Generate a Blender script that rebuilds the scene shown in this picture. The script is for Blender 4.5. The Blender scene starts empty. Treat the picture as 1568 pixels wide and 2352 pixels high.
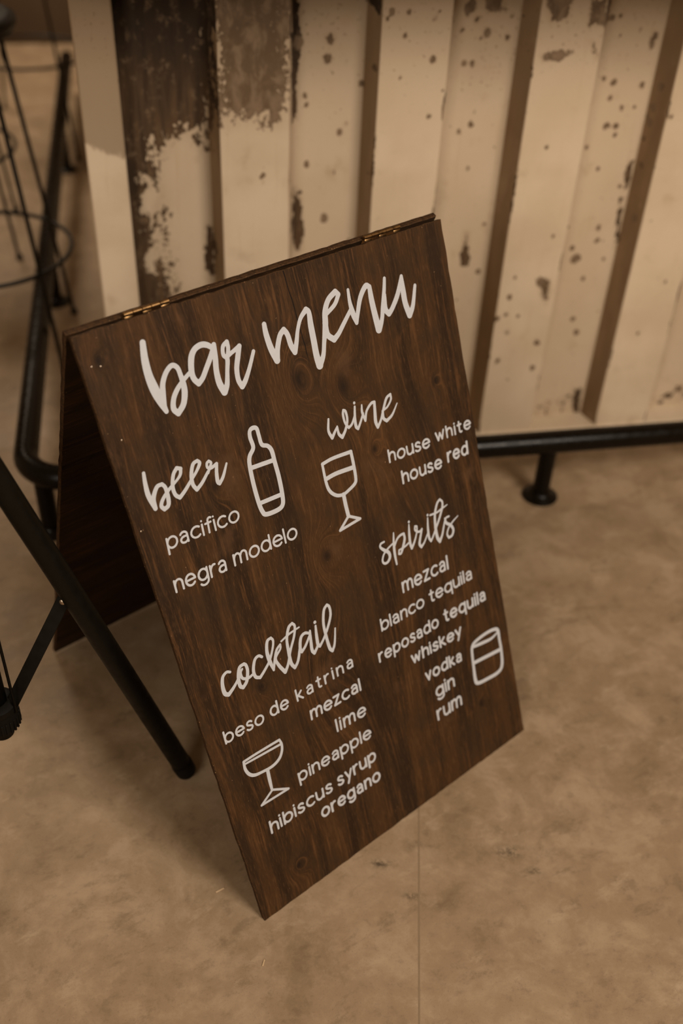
import bpy, bmesh, math, random
import numpy as np
from mathutils import Vector, Matrix, noise as mnoise
C = bpy.context.scene.collection
sc = bpy.context.scene
V = Vector
# ------------------------------------------------------------------ camera
cam_d = bpy.data.cameras.new('camera')
cam = bpy.data.objects.new('camera', cam_d); C.objects.link(cam)
cr, cu, cw = V((.9988, .0312, .0388)), V((-.0498, .6259, .7783)), V((0, .7793, -.6266))
cr = (cr - cw * cr.dot(cw)).normalized(); cu = cr.cross(cw).normalized()
cam.matrix_world = Matrix(((cr.x, cu.x, -cw.x, 0), (cr.y, cu.y, -cw.y, 0), (cr.z, cu.z, -cw.z, 1.4533), (0, 0, 0, 1)))
cam_d.sensor_fit = 'HORIZONTAL'; cam_d.sensor_width = 24; cam_d.lens = 2338.06 / 1568 * 24
cam_d.dof.use_dof = True; cam_d.dof.focus_distance = 1.42; cam_d.dof.aperture_fstop = 1.9
cam_d.clip_start = .05
sc.camera = cam
# ------------------------------------------------------------------ world, lights, exposure
w = bpy.data.worlds.new('world'); sc.world = w; w.use_nodes = True
w.node_tree.nodes['Background'].inputs[0].default_value = (1, .66, .36, 1)
w.node_tree.nodes['Background'].inputs[1].default_value = .27
def area(name, loc, aim, size, power, col):
    l = bpy.data.lights.new(name, 'AREA'); l.shape = 'RECTANGLE'; l.size = size[0]; l.size_y = size[1]; l.energy = power; l.color = col
    o = bpy.data.objects.new(name, l); C.objects.link(o); o.location = loc
    o.rotation_euler = (V(aim) - V(loc)).to_track_quat('-Z', 'Y').to_euler()
    return o
area('unseen_overhead_light', (1.9, -.5, 2.9), (.3, 1.5, .2), (1.1, 1.1), 108, (1, .88, .74))
area('left_front_fill', (-1.2, -2.2, 2.5), (.0, 1.2, .3), (1.3, 1.1), 60, (1, .88, .74))  # unseen soft fill from the left front
area('unseen_overhead_light', (-2.4, 4.9, 3.2), (-1.7, 4.9, 0), (1.0, 1.0), 95, (1, .82, .62))  # added lamp, brightens the far-left floor between the stools
sc.view_settings.view_transform = 'Standard'; sc.view_settings.look = 'None'; sc.view_settings.gamma = 1
sc.view_settings.exposure = 0; sc.view_settings.use_curve_mapping = False

# ------------------------------------------------------------------ helpers
def tag(o, label=None, cat=None, group=None, kind=None):
    if label: o['label'] = label
    if cat: o['category'] = cat
    if group: o['group'] = group
    if kind: o['kind'] = kind
    return o
def empty(name, loc):
    o = bpy.data.objects.new(name, None); C.objects.link(o); o.location = loc; o.empty_display_size = .05
    return o
def obj(name, verts, faces, mat, parent=None, smooth=False, at=None):
    me = bpy.data.meshes.new(name); me.from_pydata([tuple(v) for v in verts], [], faces); me.update()
    if smooth:
        me.polygons.foreach_set('use_smooth', [True] * len(me.polygons))
    me.materials.append(mat)
    o = bpy.data.objects.new(name, me); C.objects.link(o)
    if parent is not None: o.parent = parent
    if at is not None: o.location = at
    return o
class MB:
    """collects shapes for one mesh"""
    def __init__(s): s.v = []; s.f = []
    def add(s, v, f):
        n = len(s.v); s.v += [V(p) for p in v]; s.f += [tuple(i + n for i in q) for q in f]
    def tube(s, pts, r, seg=16, caps=True):
        pts = [V(p) for p in pts]; n = len(pts); rs = r if isinstance(r, (list, tuple)) else [r] * n
        t0 = (pts[1] - pts[0]).normalized()
        a = t0.orthogonal().normalized(); ring = []; vs = []
        for i, p in enumerate(pts):
            t = (pts[min(i + 1, n - 1)] - pts[max(i - 1, 0)]).normalized()
            a = (a - t * a.dot(t)).normalized(); b = t.cross(a)
            for k in range(seg):
                th = 2 * math.pi * k / seg; vs.append(p + (a * math.cos(th) + b * math.sin(th)) * rs[i])
        fs = [(i * seg + k, i * seg + (k + 1) % seg, (i + 1) * seg + (k + 1) % seg, (i + 1) * seg + k) for i in range(n - 1) for k in range(seg)]
        if caps: fs += [tuple(range(seg - 1, -1, -1)), tuple((n - 1) * seg + k for k in range(seg))]
        s.add(vs, fs)
    def ring(s, c, R, r, seg=64, ts=10, nrm=V((0, 0, 1))):
        nrm = nrm.normalized(); a = nrm.orthogonal().normalized(); b = nrm.cross(a); vs = []
        for i in range(seg):
            th = 2 * math.pi * i / seg; d = a * math.cos(th) + b * math.sin(th)
            for k in range(ts):
                ph = 2 * math.pi * k / ts; vs.append(V(c) + d * (R + r * math.cos(ph)) + nrm * r * math.sin(ph))
        s.add(vs, [(i * ts + k, ((i + 1) % seg) * ts + k, ((i + 1) % seg) * ts + (k + 1) % ts, i * ts + (k + 1) % ts) for i in range(seg) for k in range(ts)])
    def lathe(s, c, prof, seg=32, axis=V((0, 0, 1))):
        axis = axis.normalized(); a = axis.orthogonal().normalized(); b = axis.cross(a); vs = []; n = len(prof)
        for r, z in prof:
            for k in range(seg):
                th = 2 * math.pi * k / seg; vs.append(V(c) + axis * z + (a * math.cos(th) + b * math.sin(th)) * max(r, 1e-5))
        fs = [(i * seg + k, i * seg + (k + 1) % seg, (i + 1) * seg + (k + 1) % seg, (i + 1) * seg + k) for i in range(n - 1) for k in range(seg)]
        fs += [tuple(range(seg - 1, -1, -1)), tuple((n - 1) * seg + k for k in range(seg))]
        s.add(vs, fs)
    def slab(s, quad, z0, z1, bev=.0008):
        """quad of 4 (u,v), counter-clockwise, between z0 and z1, small chamfer on the z1 side and the z0 side"""
        c = V((sum(q[0] for q in quad) / 4, sum(q[1] for q in quad) / 4)); vs = []
        def lay(ins, z):
            for q in quad:
                d = V(q) - c; vs.append((q[0] - math.copysign(ins, d.x), q[1] - math.copysign(ins, d.y), z))
        lay(bev, z0); lay(0, z0 + bev); lay(0, z1 - bev); lay(bev, z1)
        fs = [(3, 2, 1, 0), (12, 13, 14, 15)] + [(l * 4 + k, l * 4 + (k + 1) % 4, (l + 1) * 4 + (k + 1) % 4, (l + 1) * 4 + k) for l in range(3) for k in range(4)]
        s.add(vs, fs)
    def box(s, c, ax, ay, az, hx, hy, hz, bev=.001):
        c = V(c); ax, ay, az = V(ax).normalized(), V(ay).normalized(), V(az).normalized(); n0 = len(s.v)
        s.slab([(-hx, -hy), (hx, -hy), (hx, hy), (-hx, hy)], -hz, hz, bev)
        for i in range(n0, len(s.v)):
            p = s.v[i]; s.v[i] = c + ax * p.x + ay * p.y + az * p.z
    def build(s, name, mat, parent=None, smooth=False, off=None):
        vs = s.v if off is None else [p - V(off) for p in s.v]
        return obj(name, vs, s.f, mat, parent, smooth)
def autosmooth(o, deg=35):
    me = o.data; bm = bmesh.new(); bm.from_mesh(me); lim = math.radians(deg)
    for e in bm.edges:
        e.smooth = (len(e.link_faces) == 2 and e.calc_face_angle(0) < lim)
    for f in bm.faces: f.smooth = True
    bm.to_mesh(me); bm.free(); return o

# ------------------------------------------------------------------ materials
class NT:
    def __init__(s, name):
        s.m = bpy.data.materials.new(name); s.m.use_nodes = True; s.t = s.m.node_tree; s.b = s.t.nodes['Principled BSDF']
    def n(s, typ, **kw):
        o = s.t.nodes.new(typ)
        for k, v in kw.items(): setattr(o, k, v)
        return o
    def put(s, sock, v):
        if isinstance(v, bpy.types.NodeSocket): s.t.links.new(v, sock)
        elif v is not None:
            if isinstance(v, (tuple, list)) and len(v) == 3 and sock.type == 'RGBA': v = (*v, 1)
            sock.default_value = v
    def math(s, op, a, b=None, c=None, clamp=False):
        o = s.n('ShaderNodeMath', operation=op, use_clamp=clamp); s.put(o.inputs[0], a); s.put(o.inputs[1], b); s.put(o.inputs[2], c); return o.outputs[0]
    def noise(s, vec, scale, detail=4, rough=.55, dist=0, out=0):
        o = s.n('ShaderNodeTexNoise'); s.put(o.inputs['Vector'], vec); o.inputs['Scale'].default_value = scale
        o.inputs['Detail'].default_value = detail; o.inputs['Roughness'].default_value = rough; o.inputs['Distortion'].default_value = dist
        return o.outputs[out]
    def mapr(s, v, a, b, c=0, d=1, smooth=True):
        o = s.n('ShaderNodeMapRange', interpolation_type='SMOOTHSTEP' if smooth else 'LINEAR'); s.put(o.inputs[0], v)
        for i, x in zip((1, 2, 3, 4), (a, b, c, d)): s.put(o.inputs[i], x)
        return o.outputs[0]
    def mix(s, f, a, b, blend='MIX'):
        o = s.n('ShaderNodeMix', data_type='RGBA', blend_type=blend); s.put(o.inputs[0], f); s.put(o.inputs[6], a); s.put(o.inputs[7], b); return o.outputs[2]
    def xyz(s, vec):
        o = s.n('ShaderNodeSeparateXYZ'); s.put(o.inputs[0], vec); return o.outputs
    def comb(s, x, y, z):
        o = s.n('ShaderNodeCombineXYZ'); s.put(o.inputs[0], x); s.put(o.inputs[1], y); s.put(o.inputs[2], z); return o.outputs[0]
    def coord(s): return s.n('ShaderNodeTexCoord').outputs['Object']
    def attr(s, name): return s.n('ShaderNodeAttribute', attribute_name=name).outputs['Fac']
    def bump(s, h, strength=.3, dist=.001):
        o = s.n('ShaderNodeBump'); o.inputs['Strength'].default_value = strength; o.inputs['Distance'].default_value = dist
        s.put(o.inputs['Height'], h); s.put(s.b.inputs['Normal'], o.outputs[0])
    def fin(s, col, rough, metal=0, spec=None):
        s.put(s.b.inputs['Base Color'], col); s.put(s.b.inputs['Roughness'], rough); s.b.inputs['Metallic'].default_value = metal
        if spec is not None: s.b.inputs['Specular IOR Level'].default_value = spec
        return s.m
def mat_black(name, col=(.006, .005, .004), rough=.38, spec=.5, bmp=.08):
    t = NT(name); c = t.coord(); n = t.noise(c, 60, 5)
    t.bump(t.noise(c, 300, 2), bmp, .0003)
    return t.fin(t.mix(n, col, tuple(x * 1.9 for x in col)), t.mapr(n, .3, .7, rough - .06, rough + .08), 0, spec)
M_rail = mat_black('black_pipe', (.003, .0019, .001), .28, .14, .02)
M_stand = mat_black('black_powder_coat', (.003, .0023, .0013), .5, .13)
M_stool = mat_black('black_wire', (.004, .003, .002), .45, .2)
M_plastic = mat_black('black_plastic', (.0035, .0027, .0018), .6, .12)
def mat_brass():
    t = NT('worn_brass'); c = t.coord(); n = t.noise(c, 60, 3)
    return t.fin(t.mix(t.mapr(n, .45, .65), (.30, .175, .075), (.15, .085, .036)), .36, 1)
M_brass = mat_brass()
def mat_steel():
    t = NT('zinc_screw'); c = t.coord(); n = t.noise(c, 300, 3)
    return t.fin(t.mix(n, (.35, .27, .2), (.6, .5, .4)), .35, 1)
M_screw = mat_steel()
def mat_paint():
    t = NT('white_paint'); c = t.coord(); n = t.noise(c, 90, 4); f = t.noise(c, 900, 3)
    t.bump(f, .15, .0003)
    return t.fin(t.mix(t.math('MULTIPLY', t.mapr(n, .35, .7), .5), (.435, .445, .475), (.405, .415, .44)), .6, 0, .3)
M_paint = mat_paint()
KNOTS = [(.294, .764, .034, .030, .055), (.3685, .730, .028, .034, .045), (.271, .500, .026, .024, .035), (.541, .681, .009, .009, .011), (.508, .108, .007, .009, .011),
         (.110, .362, .010, .011, .016), (.089, .051, .017, .017, .018), (.126, .670, .014, .018, .028), (.398, .621, .012, .014, .022), (.019, .878, .008, .008, .012), (.22, .31, .02, .05, .09), (.47, .45, -.016, .06, .14)]
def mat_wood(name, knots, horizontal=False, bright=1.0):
    t = NT(name); c = t.coord(); x, y, z = t.xyz(c)
    if horizontal: x, y = y, x
    g = x
    wob = t.noise(t.comb(t.math('MULTIPLY', x, 4), t.math('MULTIPLY', y, 2.2), 0), 1, 2, .5)
    g = t.math('ADD', g, t.math('MULTIPLY', wob, .05))
    core = None
    for ku, kv, A, su, sv in knots:
        du = t.math('DIVIDE', t.math('SUBTRACT', x, ku), su); dv = t.math('DIVIDE', t.math('SUBTRACT', y, kv), sv)
        d2 = t.math('ADD', t.math('MULTIPLY', du, du), t.math('MULTIPLY', dv, dv))
        ex_ = t.math('EXPONENT', t.math('MULTIPLY', d2, -1.0))
        g = t.math('MULTIPLY_ADD', ex_, A * 2.4, g)
        if su < .04:
            k = t.math('EXPONENT', t.math('MULTIPLY', d2, -9.0 if su > .012 else -2.5)); core = k if core is None else t.math('MAXIMUM', core, k)
    band = t.noise(t.comb(t.math('MULTIPLY', g, 30), t.math('MULTIPLY', y, 2.4), t.math('MULTIPLY', z, 42)), 1, 4, .5, .4)
    line = t.noise(t.comb(t.math('MULTIPLY', g, 190), t.math('MULTIPLY', y, 11), t.math('MULTIPLY', z, 190)), 1, 5, .62, .3)
    fib = t.noise(t.comb(t.math('MULTIPLY', x, 900), t.math('MULTIPLY', y, 65), t.math('MULTIPLY', z, 900)), 1, 3, .6)
    blot = t.noise(c, 11, 4, .55)
    b = bright
    col = t.mix(t.mapr(band, .36, .64), (.0200 * b, .0093 * b, .0033 * b), (.050 * b, .0225 * b, .0072 * b))
    col = t.mix(t.mapr(line, .50, .70, 0, .52), col, (.125 * b, .054 * b, .0185 * b))
    col = t.mix(t.mapr(line, .44, .28, 0, .5), col, (.012 * b, .0065 * b, .0032 * b))
    col = t.mix(t.mapr(fib, .52, .80, 0, .55), col, (.150 * b, .068 * b, .027 * b))
    col = t.mix(t.mapr(fib, .45, .25, 0, .55), col, (.010 * b, .0056 * b, .003 * b))
    col = t.mix(t.mapr(blot, .42, .66, .0, .5), col, (.024 * b, .0130 * b, .0062 * b))
    col = t.mix(t.mapr(blot, .42, .28, .0, .45), col, (.085 * b, .042 * b, .019 * b))
    if core is not None:
        col = t.mix(t.math('MULTIPLY', core, .8), col, (.009, .005, .003))
    if knots:   # hairline split down from the top edge
        du = t.math('ABSOLUTE', t.math('SUBTRACT', x, t.math('ADD', .312, t.math('ADD', t.math('MULTIPLY', t.math('SUBTRACT', .909, y), .06), t.math('MULTIPLY', t.math('SUBTRACT', t.noise(c, 25, 2), .5), .006)))))
        m = t.math('MULTIPLY', t.mapr(du, .0013, .0005), t.mapr(y, .77, .80))
        col = t.mix(t.math('MULTIPLY', m, .9), col, (.003, .002, .0015))
    speck = t.mapr(t.noise(c, 260, 2, .5), .74, .78)
    col = t.mix(t.math('MULTIPLY', speck, .6), col, (.30, .18, .10))
    t.bump(t.math('ADD', t.math('MULTIPLY', fib, .6), t.math('MULTIPLY', line, .6)), .35, .0006)
    return t.fin(col, t.mapr(line, .3, .7, .72, .6), 0, .13)
M_wood = mat_wood('walnut_stained_plywood', KNOTS)
M_wood_in = mat_wood('stained_plywood_inner', [], True, .62)  # darker copy of the wood, carries the rear leaf's shade
def mat_edge():
    t = NT('sawn_plywood_edge'); c = t.coord(); n = t.noise(c, 160, 4, .6); k = t.noise(c, 330, 3, .6); z = t.xyz(c)[2]
    ply = t.noise(t.comb(0, 0, z), 420, 1)
    col = t.mix(t.mapr(ply, .4, .6), (.028, .013, .0055), (.060, .030, .013))
    col = t.mix(t.mapr(n, .45, .6, 0, .5), col, (.012, .007, .004)); col = t.mix(t.mapr(k, .66, .74), col, (.36, .21, .10))
    t.bump(n, .4, .0006)
    return t.fin(col, .75, 0, .1)
M_edge = mat_edge()
def mat_floor():
    t = NT('trowelled_concrete'); c = t.coord()
    a = t.noise(c, 1.4, 4, .55, .4); b = t.noise(c, 7.5, 8, .7, .35); d = t.noise(c, 26, 7, .72); s = t.noise(c, 380, 3, .6)
    X_, Y_, _ = t.xyz(c)
    sw = t.noise(t.comb(t.math('ADD', t.math('MULTIPLY', X_, .8), t.math('MULTIPLY', Y_, .5)), t.math('MULTIPLY_ADD', Y_, 1.7, t.math('MULTIPLY', X_, -1.0)), 0), 9, 9, .74, .25)
    col = t.mix(t.mapr(a, .35, .65), (.228, .155, .091), (.265, .182, .109))
    col = t.mix(t.mapr(b, .46, .64, 0, .6), col, (.352, .256, .166))
    col = t.mix(t.mapr(b, .46, .32, 0, .5), col, (.150, .098, .054))
    col = t.mix(t.mapr(sw, .55, .70, 0, .6), col, (.375, .28, .185))
    col = t.mix(t.mapr(sw, .46, .34, 0, .5), col, (.135, .088, .048))
    col = t.mix(t.mapr(d, .48, .70, 0, .4), col, (.36, .262, .17))
    col = t.mix(t.mapr(d, .46, .32, 0, .45), col, (.14, .093, .053))
    col = t.mix(t.mapr(s, .57, .76, 0, .5), col, (.12, .08, .045))
    sm = None
    for fx, fy, fr in ((.301, .950, .022), (.336, .918, .012), (.139, .864, .013), (.089, .917, .016), (.92, 1.62, .03)):
        q = t.math('ADD', t.math('POWER', t.math('DIVIDE', t.math('SUBTRACT', X_, fx), fr), 2), t.math('POWER', t.math('DIVIDE', t.math('SUBTRACT', Y_, fy), fr * .45), 2))
        q = t.math('EXPONENT', t.math('MULTIPLY', q, -1.0)); sm = q if sm is None else t.math('MAXIMUM', sm, q)
    col = t.mix(t.math('MULTIPLY', sm, t.mapr(t.noise(c, 90, 5, .7), .4, .6)), col, (.07, .047, .028))
    t.bump(t.math('ADD', t.math('MULTIPLY', d, .6), t.math('MULTIPLY', s, .25)), .22, .001)
    return t.fin(col, t.mapr(b, .3, .7, .50, .68), 0, .35)
M_floor = mat_floor()
def mat_wall():
    t = NT('worn_painted_steel'); c = t.coord(); r = t.attr('rust'); tan = t.attr('tan')
    x, y, z = t.xyz(c)
    str_ = t.comb(t.math('MULTIPLY', x, 1.0), y, t.math('MULTIPLY', z, .55))
    n1 = t.noise(str_, 34, 7, .68, .4); n2 = t.noise(c, 5, 4, .55); n3 = t.noise(c, 150, 3, .6); st = t.noise(t.comb(t.math('MULTIPLY', x, 60), y, t.math('MULTIPLY', z, 5)), 1, 5, .6)
    base = t.mix(t.mapr(n2, .35, .65), (.50, .390, .272), (.57, .455, .33))
    base = t.mix(t.mapr(st, .55, .75, 0, .3), base, (.42, .30, .19))
    base = t.mix(t.mapr(n3, .60, .75, 0, .35), base, (.36, .27, .19))
    base = t.mix(t.math('MULTIPLY', tan, t.mapr(t.math('ADD', t.math('MULTIPLY_ADD', x, .42, z), t.math('MULTIPLY', n1, .06)), .352, .366, 0, .72)), base, (.20, .135, .078))  # tan upper post, its brown deepened to carry the overhang's shade
    fam = t.attr('grime_shade')
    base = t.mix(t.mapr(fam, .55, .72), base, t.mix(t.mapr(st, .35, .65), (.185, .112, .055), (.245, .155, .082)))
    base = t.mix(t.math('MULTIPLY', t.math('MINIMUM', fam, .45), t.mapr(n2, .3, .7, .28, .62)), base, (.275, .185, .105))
    # overhang shade painted in towards the top; brown also shows through in fine pepper
    grime_shade = t.mapr(t.math('ADD', z, t.math('MULTIPLY', n2, .25)), .84, 1.2, 0, .6)
    base = t.mix(grime_shade, base, (.23, .155, .09))
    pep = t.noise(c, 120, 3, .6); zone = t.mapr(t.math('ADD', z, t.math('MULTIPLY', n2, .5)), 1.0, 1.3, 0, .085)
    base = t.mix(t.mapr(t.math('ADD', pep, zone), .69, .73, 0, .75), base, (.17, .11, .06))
    soft = t.noise(c, 14, 5, .6); base = t.mix(t.mapr(soft, .58, .72, 0, .35), base, (.34, .24, .145))
    m = t.math('ADD', r, t.math('MULTIPLY', t.math('SUBTRACT', n1, .5), t.mapr(r, .0, .25, 0, 2.1)))
    m = t.math('ADD', m, t.math('MULTIPLY', t.math('SUBTRACT', t.noise(c, 95, 4, .6), .5), t.mapr(r, .0, .25, 0, .9)))
    mask = t.mapr(m, .42, .54)
    dark = t.mix(t.mapr(st, .35, .65), (.036, .019, .008), (.085, .047, .021))
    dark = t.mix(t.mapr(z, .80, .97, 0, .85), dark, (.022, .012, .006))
    dark = t.mix(t.mapr(n1, .54, .72, 0, .6), dark, (.19, .120, .066))
    dark = t.mix(t.mapr(t.noise(c, 45, 6, .7), .55, .7, 0, .6), dark, (.20, .13, .075))
    dark = t.mix(t.math('MULTIPLY', t.attr('pale'), .75), dark, t.mix(t.mapr(n1, .45, .6), (.125, .078, .042), (.215, .145, .088)))
    halo = t.math('MULTIPLY', t.mapr(r, .08, .5), .22)
    col = t.mix(halo, base, (.24, .155, .08))
    col = t.mix(mask, col, dark)
    t.bump(t.math('ADD', t.math('MULTIPLY', mask, -.5), t.math('MULTIPLY', n3, .2)), .4, .001)
    return t.fin(col, t.mapr(mask, 0, 1, .55, .8), 0, .3)
M_wall = mat_wall()
def mat_simple(name, a, b, scale, rough=.7):
    t = NT(name); c = t.coord(); n = t.noise(c, scale, 5); t.bump(n, .2, .002)
    return t.fin(t.mix(n, a, b), rough, 0, .3)
M_far = mat_simple('far_shadow_brown', (.05, .029, .013), (.10, .06, .029), 3)  # brown for the shadow at the far end
M_top = mat_simple('dark_bar_top', (.03, .018, .01), (.06, .036, .02), 12, .5)
M_chip = mat_simple('raw_wood_chip', (.42, .29, .17), (.5, .36, .22), 80)
M_seal = mat_simple('joint_filler', (.185, .128, .076), (.225, .155, .092), 60)

# ------------------------------------------------------------------ setting
E_, N_ = V((.97813, .2080, 0)), V((-.2080, .97813, 0)); B0 = V((.5018, 2.1443, 0))
def W(u, v, z): return B0 + E_ * u + N_ * v + V((0, 0, z))
fl = obj('floor', [(-7, -4, 0), (7, -4, 0), (7, 9, 0), (-7, 9, 0), (-7, -4, -.1), (7, -4, -.1), (7, 9, -.1), (-7, 9, -.1)],
         [(0, 1, 2, 3), (7, 6, 5, 4), (0, 4, 5, 1), (1, 5, 6, 2), (2, 6, 7, 3), (3, 7, 4, 0)], M_floor); tag(fl, kind='structure')
RECT = None
# corrugated front of the bar: profile (u, v, family)
prof = [(-1.050, .10), (-1.046, .003), (-1.043, 0), (-.975, 0), (-.972, .003), (-.970, .06)]
u = -.789
DEP, SL, WO, WI = .060, .018, .134, .137
prof += [(u - SL, DEP)]
while u < 2.2:
    prof += [(u, 0), (u + WO, 0), (u + WO + SL, DEP), (u + .307 - SL, DEP)]; u += .307
us = []
for (a, va), (b, vb_) in zip(prof, prof[1:]):
    L = math.hypot(b - a, vb_ - va); step = .005 if a < .62 else .03; n = max(1, int(L / step))
    us += [(a + (b - a) * k / n, va + (vb_ - va) * k / n) for k in range(n)]
us.append(prof[-1])
z_lo, z_hi = .032, 1.16
zs = [z_lo + (z_hi - z_lo) * k / 230 for k in range(231)]
POLY = dict({ 'A': [(-0.968, 1.033), (-0.785, 1.033), (-0.795, 0.83), (-0.819, 0.748), (-0.853, 0.776), (-0.891, 0.763), (-0.917, 0.717), (-0.931, 0.674), (-0.924, 0.601), (-0.946, 0.565), (-0.918, 0.54), (-0.902, 0.426), (-0.975, 0.43), (-0.97, 0.752)],
 'B': [(-0.789, 1.033), (-0.655, 1.033), (-0.656, 0.856), (-0.672, 0.848), (-0.676, 0.808), (-0.743, 0.82), (-0.777, 0.806), (-0.788, 0.846)],
 'B2': [(-0.654, 1.033), (-0.636, 1.033), (-0.636, 0.975), (-0.64, 0.786), (-0.65, 0.787)],
 'B3': [(-0.647, 0.651), (-0.631, 0.637), (-0.624, 0.552), (-0.629, 0.503), (-0.646, 0.514)],
 'strip': [(-0.825, 0.574), (-0.809, 0.569), (-0.807, 0.521), (-0.816, 0.457), (-0.83, 0.473)],
 'rise': [(-0.52, 1.034), (-0.483, 1.034), (-0.49, 0.99), (-0.511, 1.005)],
 'C1': [(-0.326, 1.004), (-0.304, 1.013), (-0.304, 0.982), (-0.319, 0.974)],
 'C2': [(-0.297, 1.027), (-0.249, 1.016), (-0.245, 0.985), (-0.279, 0.982)],
 'D1': [(-0.17, 1.027), (-0.114, 1.027), (-0.119, 0.985), (-0.155, 0.977)],
 'D2': [(-0.077, 1.019), (-0.048, 1.023), (-0.043, 0.973), (-0.077, 0.972)],
 'D3': [(-0.165, 0.92), (-0.139, 0.925), (-0.099, 0.926), (-0.123, 0.91), (-0.158, 0.907)],
 'D4': [(-0.067, 0.946), (-0.057, 0.942), (-0.039, 0.911), (-0.048, 0.91)],
 'E': [(-0.093, 0.445), (-0.062, 0.444), (-0.052, 0.413), (-0.058, 0.378), (-0.078, 0.409)],
 'F1': [(0.059, 0.949), (0.072, 0.945), (0.07, 0.917), (0.062, 0.91)],
 'G': [(0.069, 0.685), (0.081, 0.685), (0.081, 0.633), (0.071, 0.614)],
 'G2': [(0.066, 0.604), (0.076, 0.604), (0.09, 0.481), (0.079, 0.482)],
 'H': [(-0.04, 0.063), (0.064, 0.106), (0.079, 0.027), (-0.035, 0.032)],
 'H2': [(0.263, 0.065), (0.303, 0.075), (0.351, 0.11), (0.371, 0.037), (0.277, 0.037)],
 'I': [(-0.276, 0.538), (-0.263, 0.537), (-0.256, 0.455), (-0.273, 0.456)],
 'J': [(0.052, 0.107), (0.075, 0.105), (0.081, 0.027), (0.061, 0.028)],
 'K': [(-0.599, 0.949), (-0.574, 0.949), (-0.571, 0.93), (-0.59, 0.926)],
 'L': [(-0.587, 0.685), (-0.556, 0.694), (-0.559, 0.653), (-0.582, 0.663)],
 'M': [(-0.947, 0.639), (-0.927, 0.647), (-0.936, 0.611), (-0.949, 0.607)],
 'N': [(-0.957, 0.508), (-0.941, 0.517), (-0.938, 0.468), (-0.956, 0.469)],})
POLY['A'][-2:] = [(-1.0, .43), (-1.0, .752)]; POLY['A'][0] = (-1.0, 1.1); POLY['A'][1] = (-.78, 1.1); POLY['B'][0] = (-.795, 1.1); POLY['B'][1] = (-.650, 1.1)
POLY['A2'] = [(-1.02, .85), (-.905, .85), (-.918, .66), (-.912, .60), (-.925, .56), (-.900, .50), (-.893, .38), (-1.02, .38)]
SPOTS = [(-0.578, 0.937, 10), (-0.583, 0.901, 9), (-0.635, 0.93, 6), (-0.625, 0.832, 6), (-0.621, 0.815, 5), (-0.492, 0.894, 7), (-0.619, 0.695, 6), (-0.542, 0.776, 5), (-0.378, 0.913, 7), (-0.44, 0.881, 4), (-0.437, 0.956, 5), (-0.58, 0.579, 8), (-0.299, 0.97, 7), (-0.326, 0.95, 5), (-0.276, 0.947, 8), (-0.288, 0.935, 4), (-0.234, 0.937, 6), (-0.231, 0.976, 4), (-0.315, 0.89, 5), (-0.297, 0.889, 6), (-0.287, 0.769, 6), (-0.311, 0.755, 6), (-0.283, 0.677, 5), (-0.231, 0.551, 5), (-0.011, 0.976, 6), (-0.028, 0.973, 6), (0.067, 0.937, 9), (0.062, 0.842, 7), (-0.021, 0.856, 5), (0.001, 0.849, 7), (0.001, 0.817, 5), (0.029, 0.797, 6), (0.057, 0.799, 4), (0.004, 0.76, 7), (0.024, 0.76, 7), (0.027, 0.741, 5), (-0.031, 0.716, 6), (0.004, 0.668, 5), (0.106, 0.847, 7), (0.097, 0.801, 7), (0.098, 0.771, 6), (0.092, 0.735, 5), (0.1, 0.682, 7), (0.112, 0.568, 7), (0.032, 0.533, 7), (0.036, 0.503, 6), (-0.02, 0.486, 6), (-0.008, 0.459, 11), (0.061, 0.456, 5), (-0.15, 0.402, 6), (-0.152, 0.358, 6), (-0.122, 0.353, 4), (-0.142, 0.313, 7), (-0.065, 0.281, 8), (-0.154, 0.238, 8), (-0.064, 0.212, 7), (0.015, 0.303, 6), (0.032, 0.267, 8), (0.188, 0.29, 5), (0.223, 0.421, 5), (-0.173, 0.348, 8), (-0.231, 0.438, 6), (-0.144, 0.45, 5), (0.021, 0.409, 6), (-0.071, 0.544, 4), (-0.706, 0.698, 5), (-0.711, 0.693, 4), (-0.554, 0.759, 6), (-0.515, 0.854, 6), (-0.377, 0.807, 5), (-0.432, 0.997, 5), (-0.465, 0.997, 6), (-0.381, 0.986, 5), (-0.473, 0.986, 4), (0.062, 0.628, 5), (-0.12, 0.74, 5), (0.14, 0.797, 5)]
def sdist(poly, X, Z):
    inside = np.zeros(X.shape, bool); dm = np.full(X.shape, 9.); n = len(poly)
    for i in range(n):
        x0, z0 = poly[i]; x1, z1 = poly[(i + 1) % n]; dx, dz = x1 - x0, z1 - z0
        tt = np.clip(((X - x0) * dx + (Z - z0) * dz) / (dx * dx + dz * dz + 1e-12), 0, 1)
        dm = np.minimum(dm, np.hypot(X - x0 - tt * dx, Z - z0 - tt * dz))
        c1 = (z0 > Z) != (z1 > Z); xi = x0 + (Z - z0) * dx / (dz if abs(dz) > 1e-9 else 1e-9)
        inside ^= c1 & (X < xi)
    return np.where(inside, dm, -dm)
U = np.array([a for a, _ in us]); DV = np.array([b for _, b in us]); Z = np.array(zs)
foot_u = -.937; UP = np.where(DV > .001, foot_u + (U - foot_u) * (2.1 / (2.1 + DV)), U)
INN = (DV > DEP * .5)[None, :]; XX, ZZ = np.meshgrid(UP, Z); rust = np.zeros(XX.shape); pale = np.zeros(XX.shape)
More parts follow.
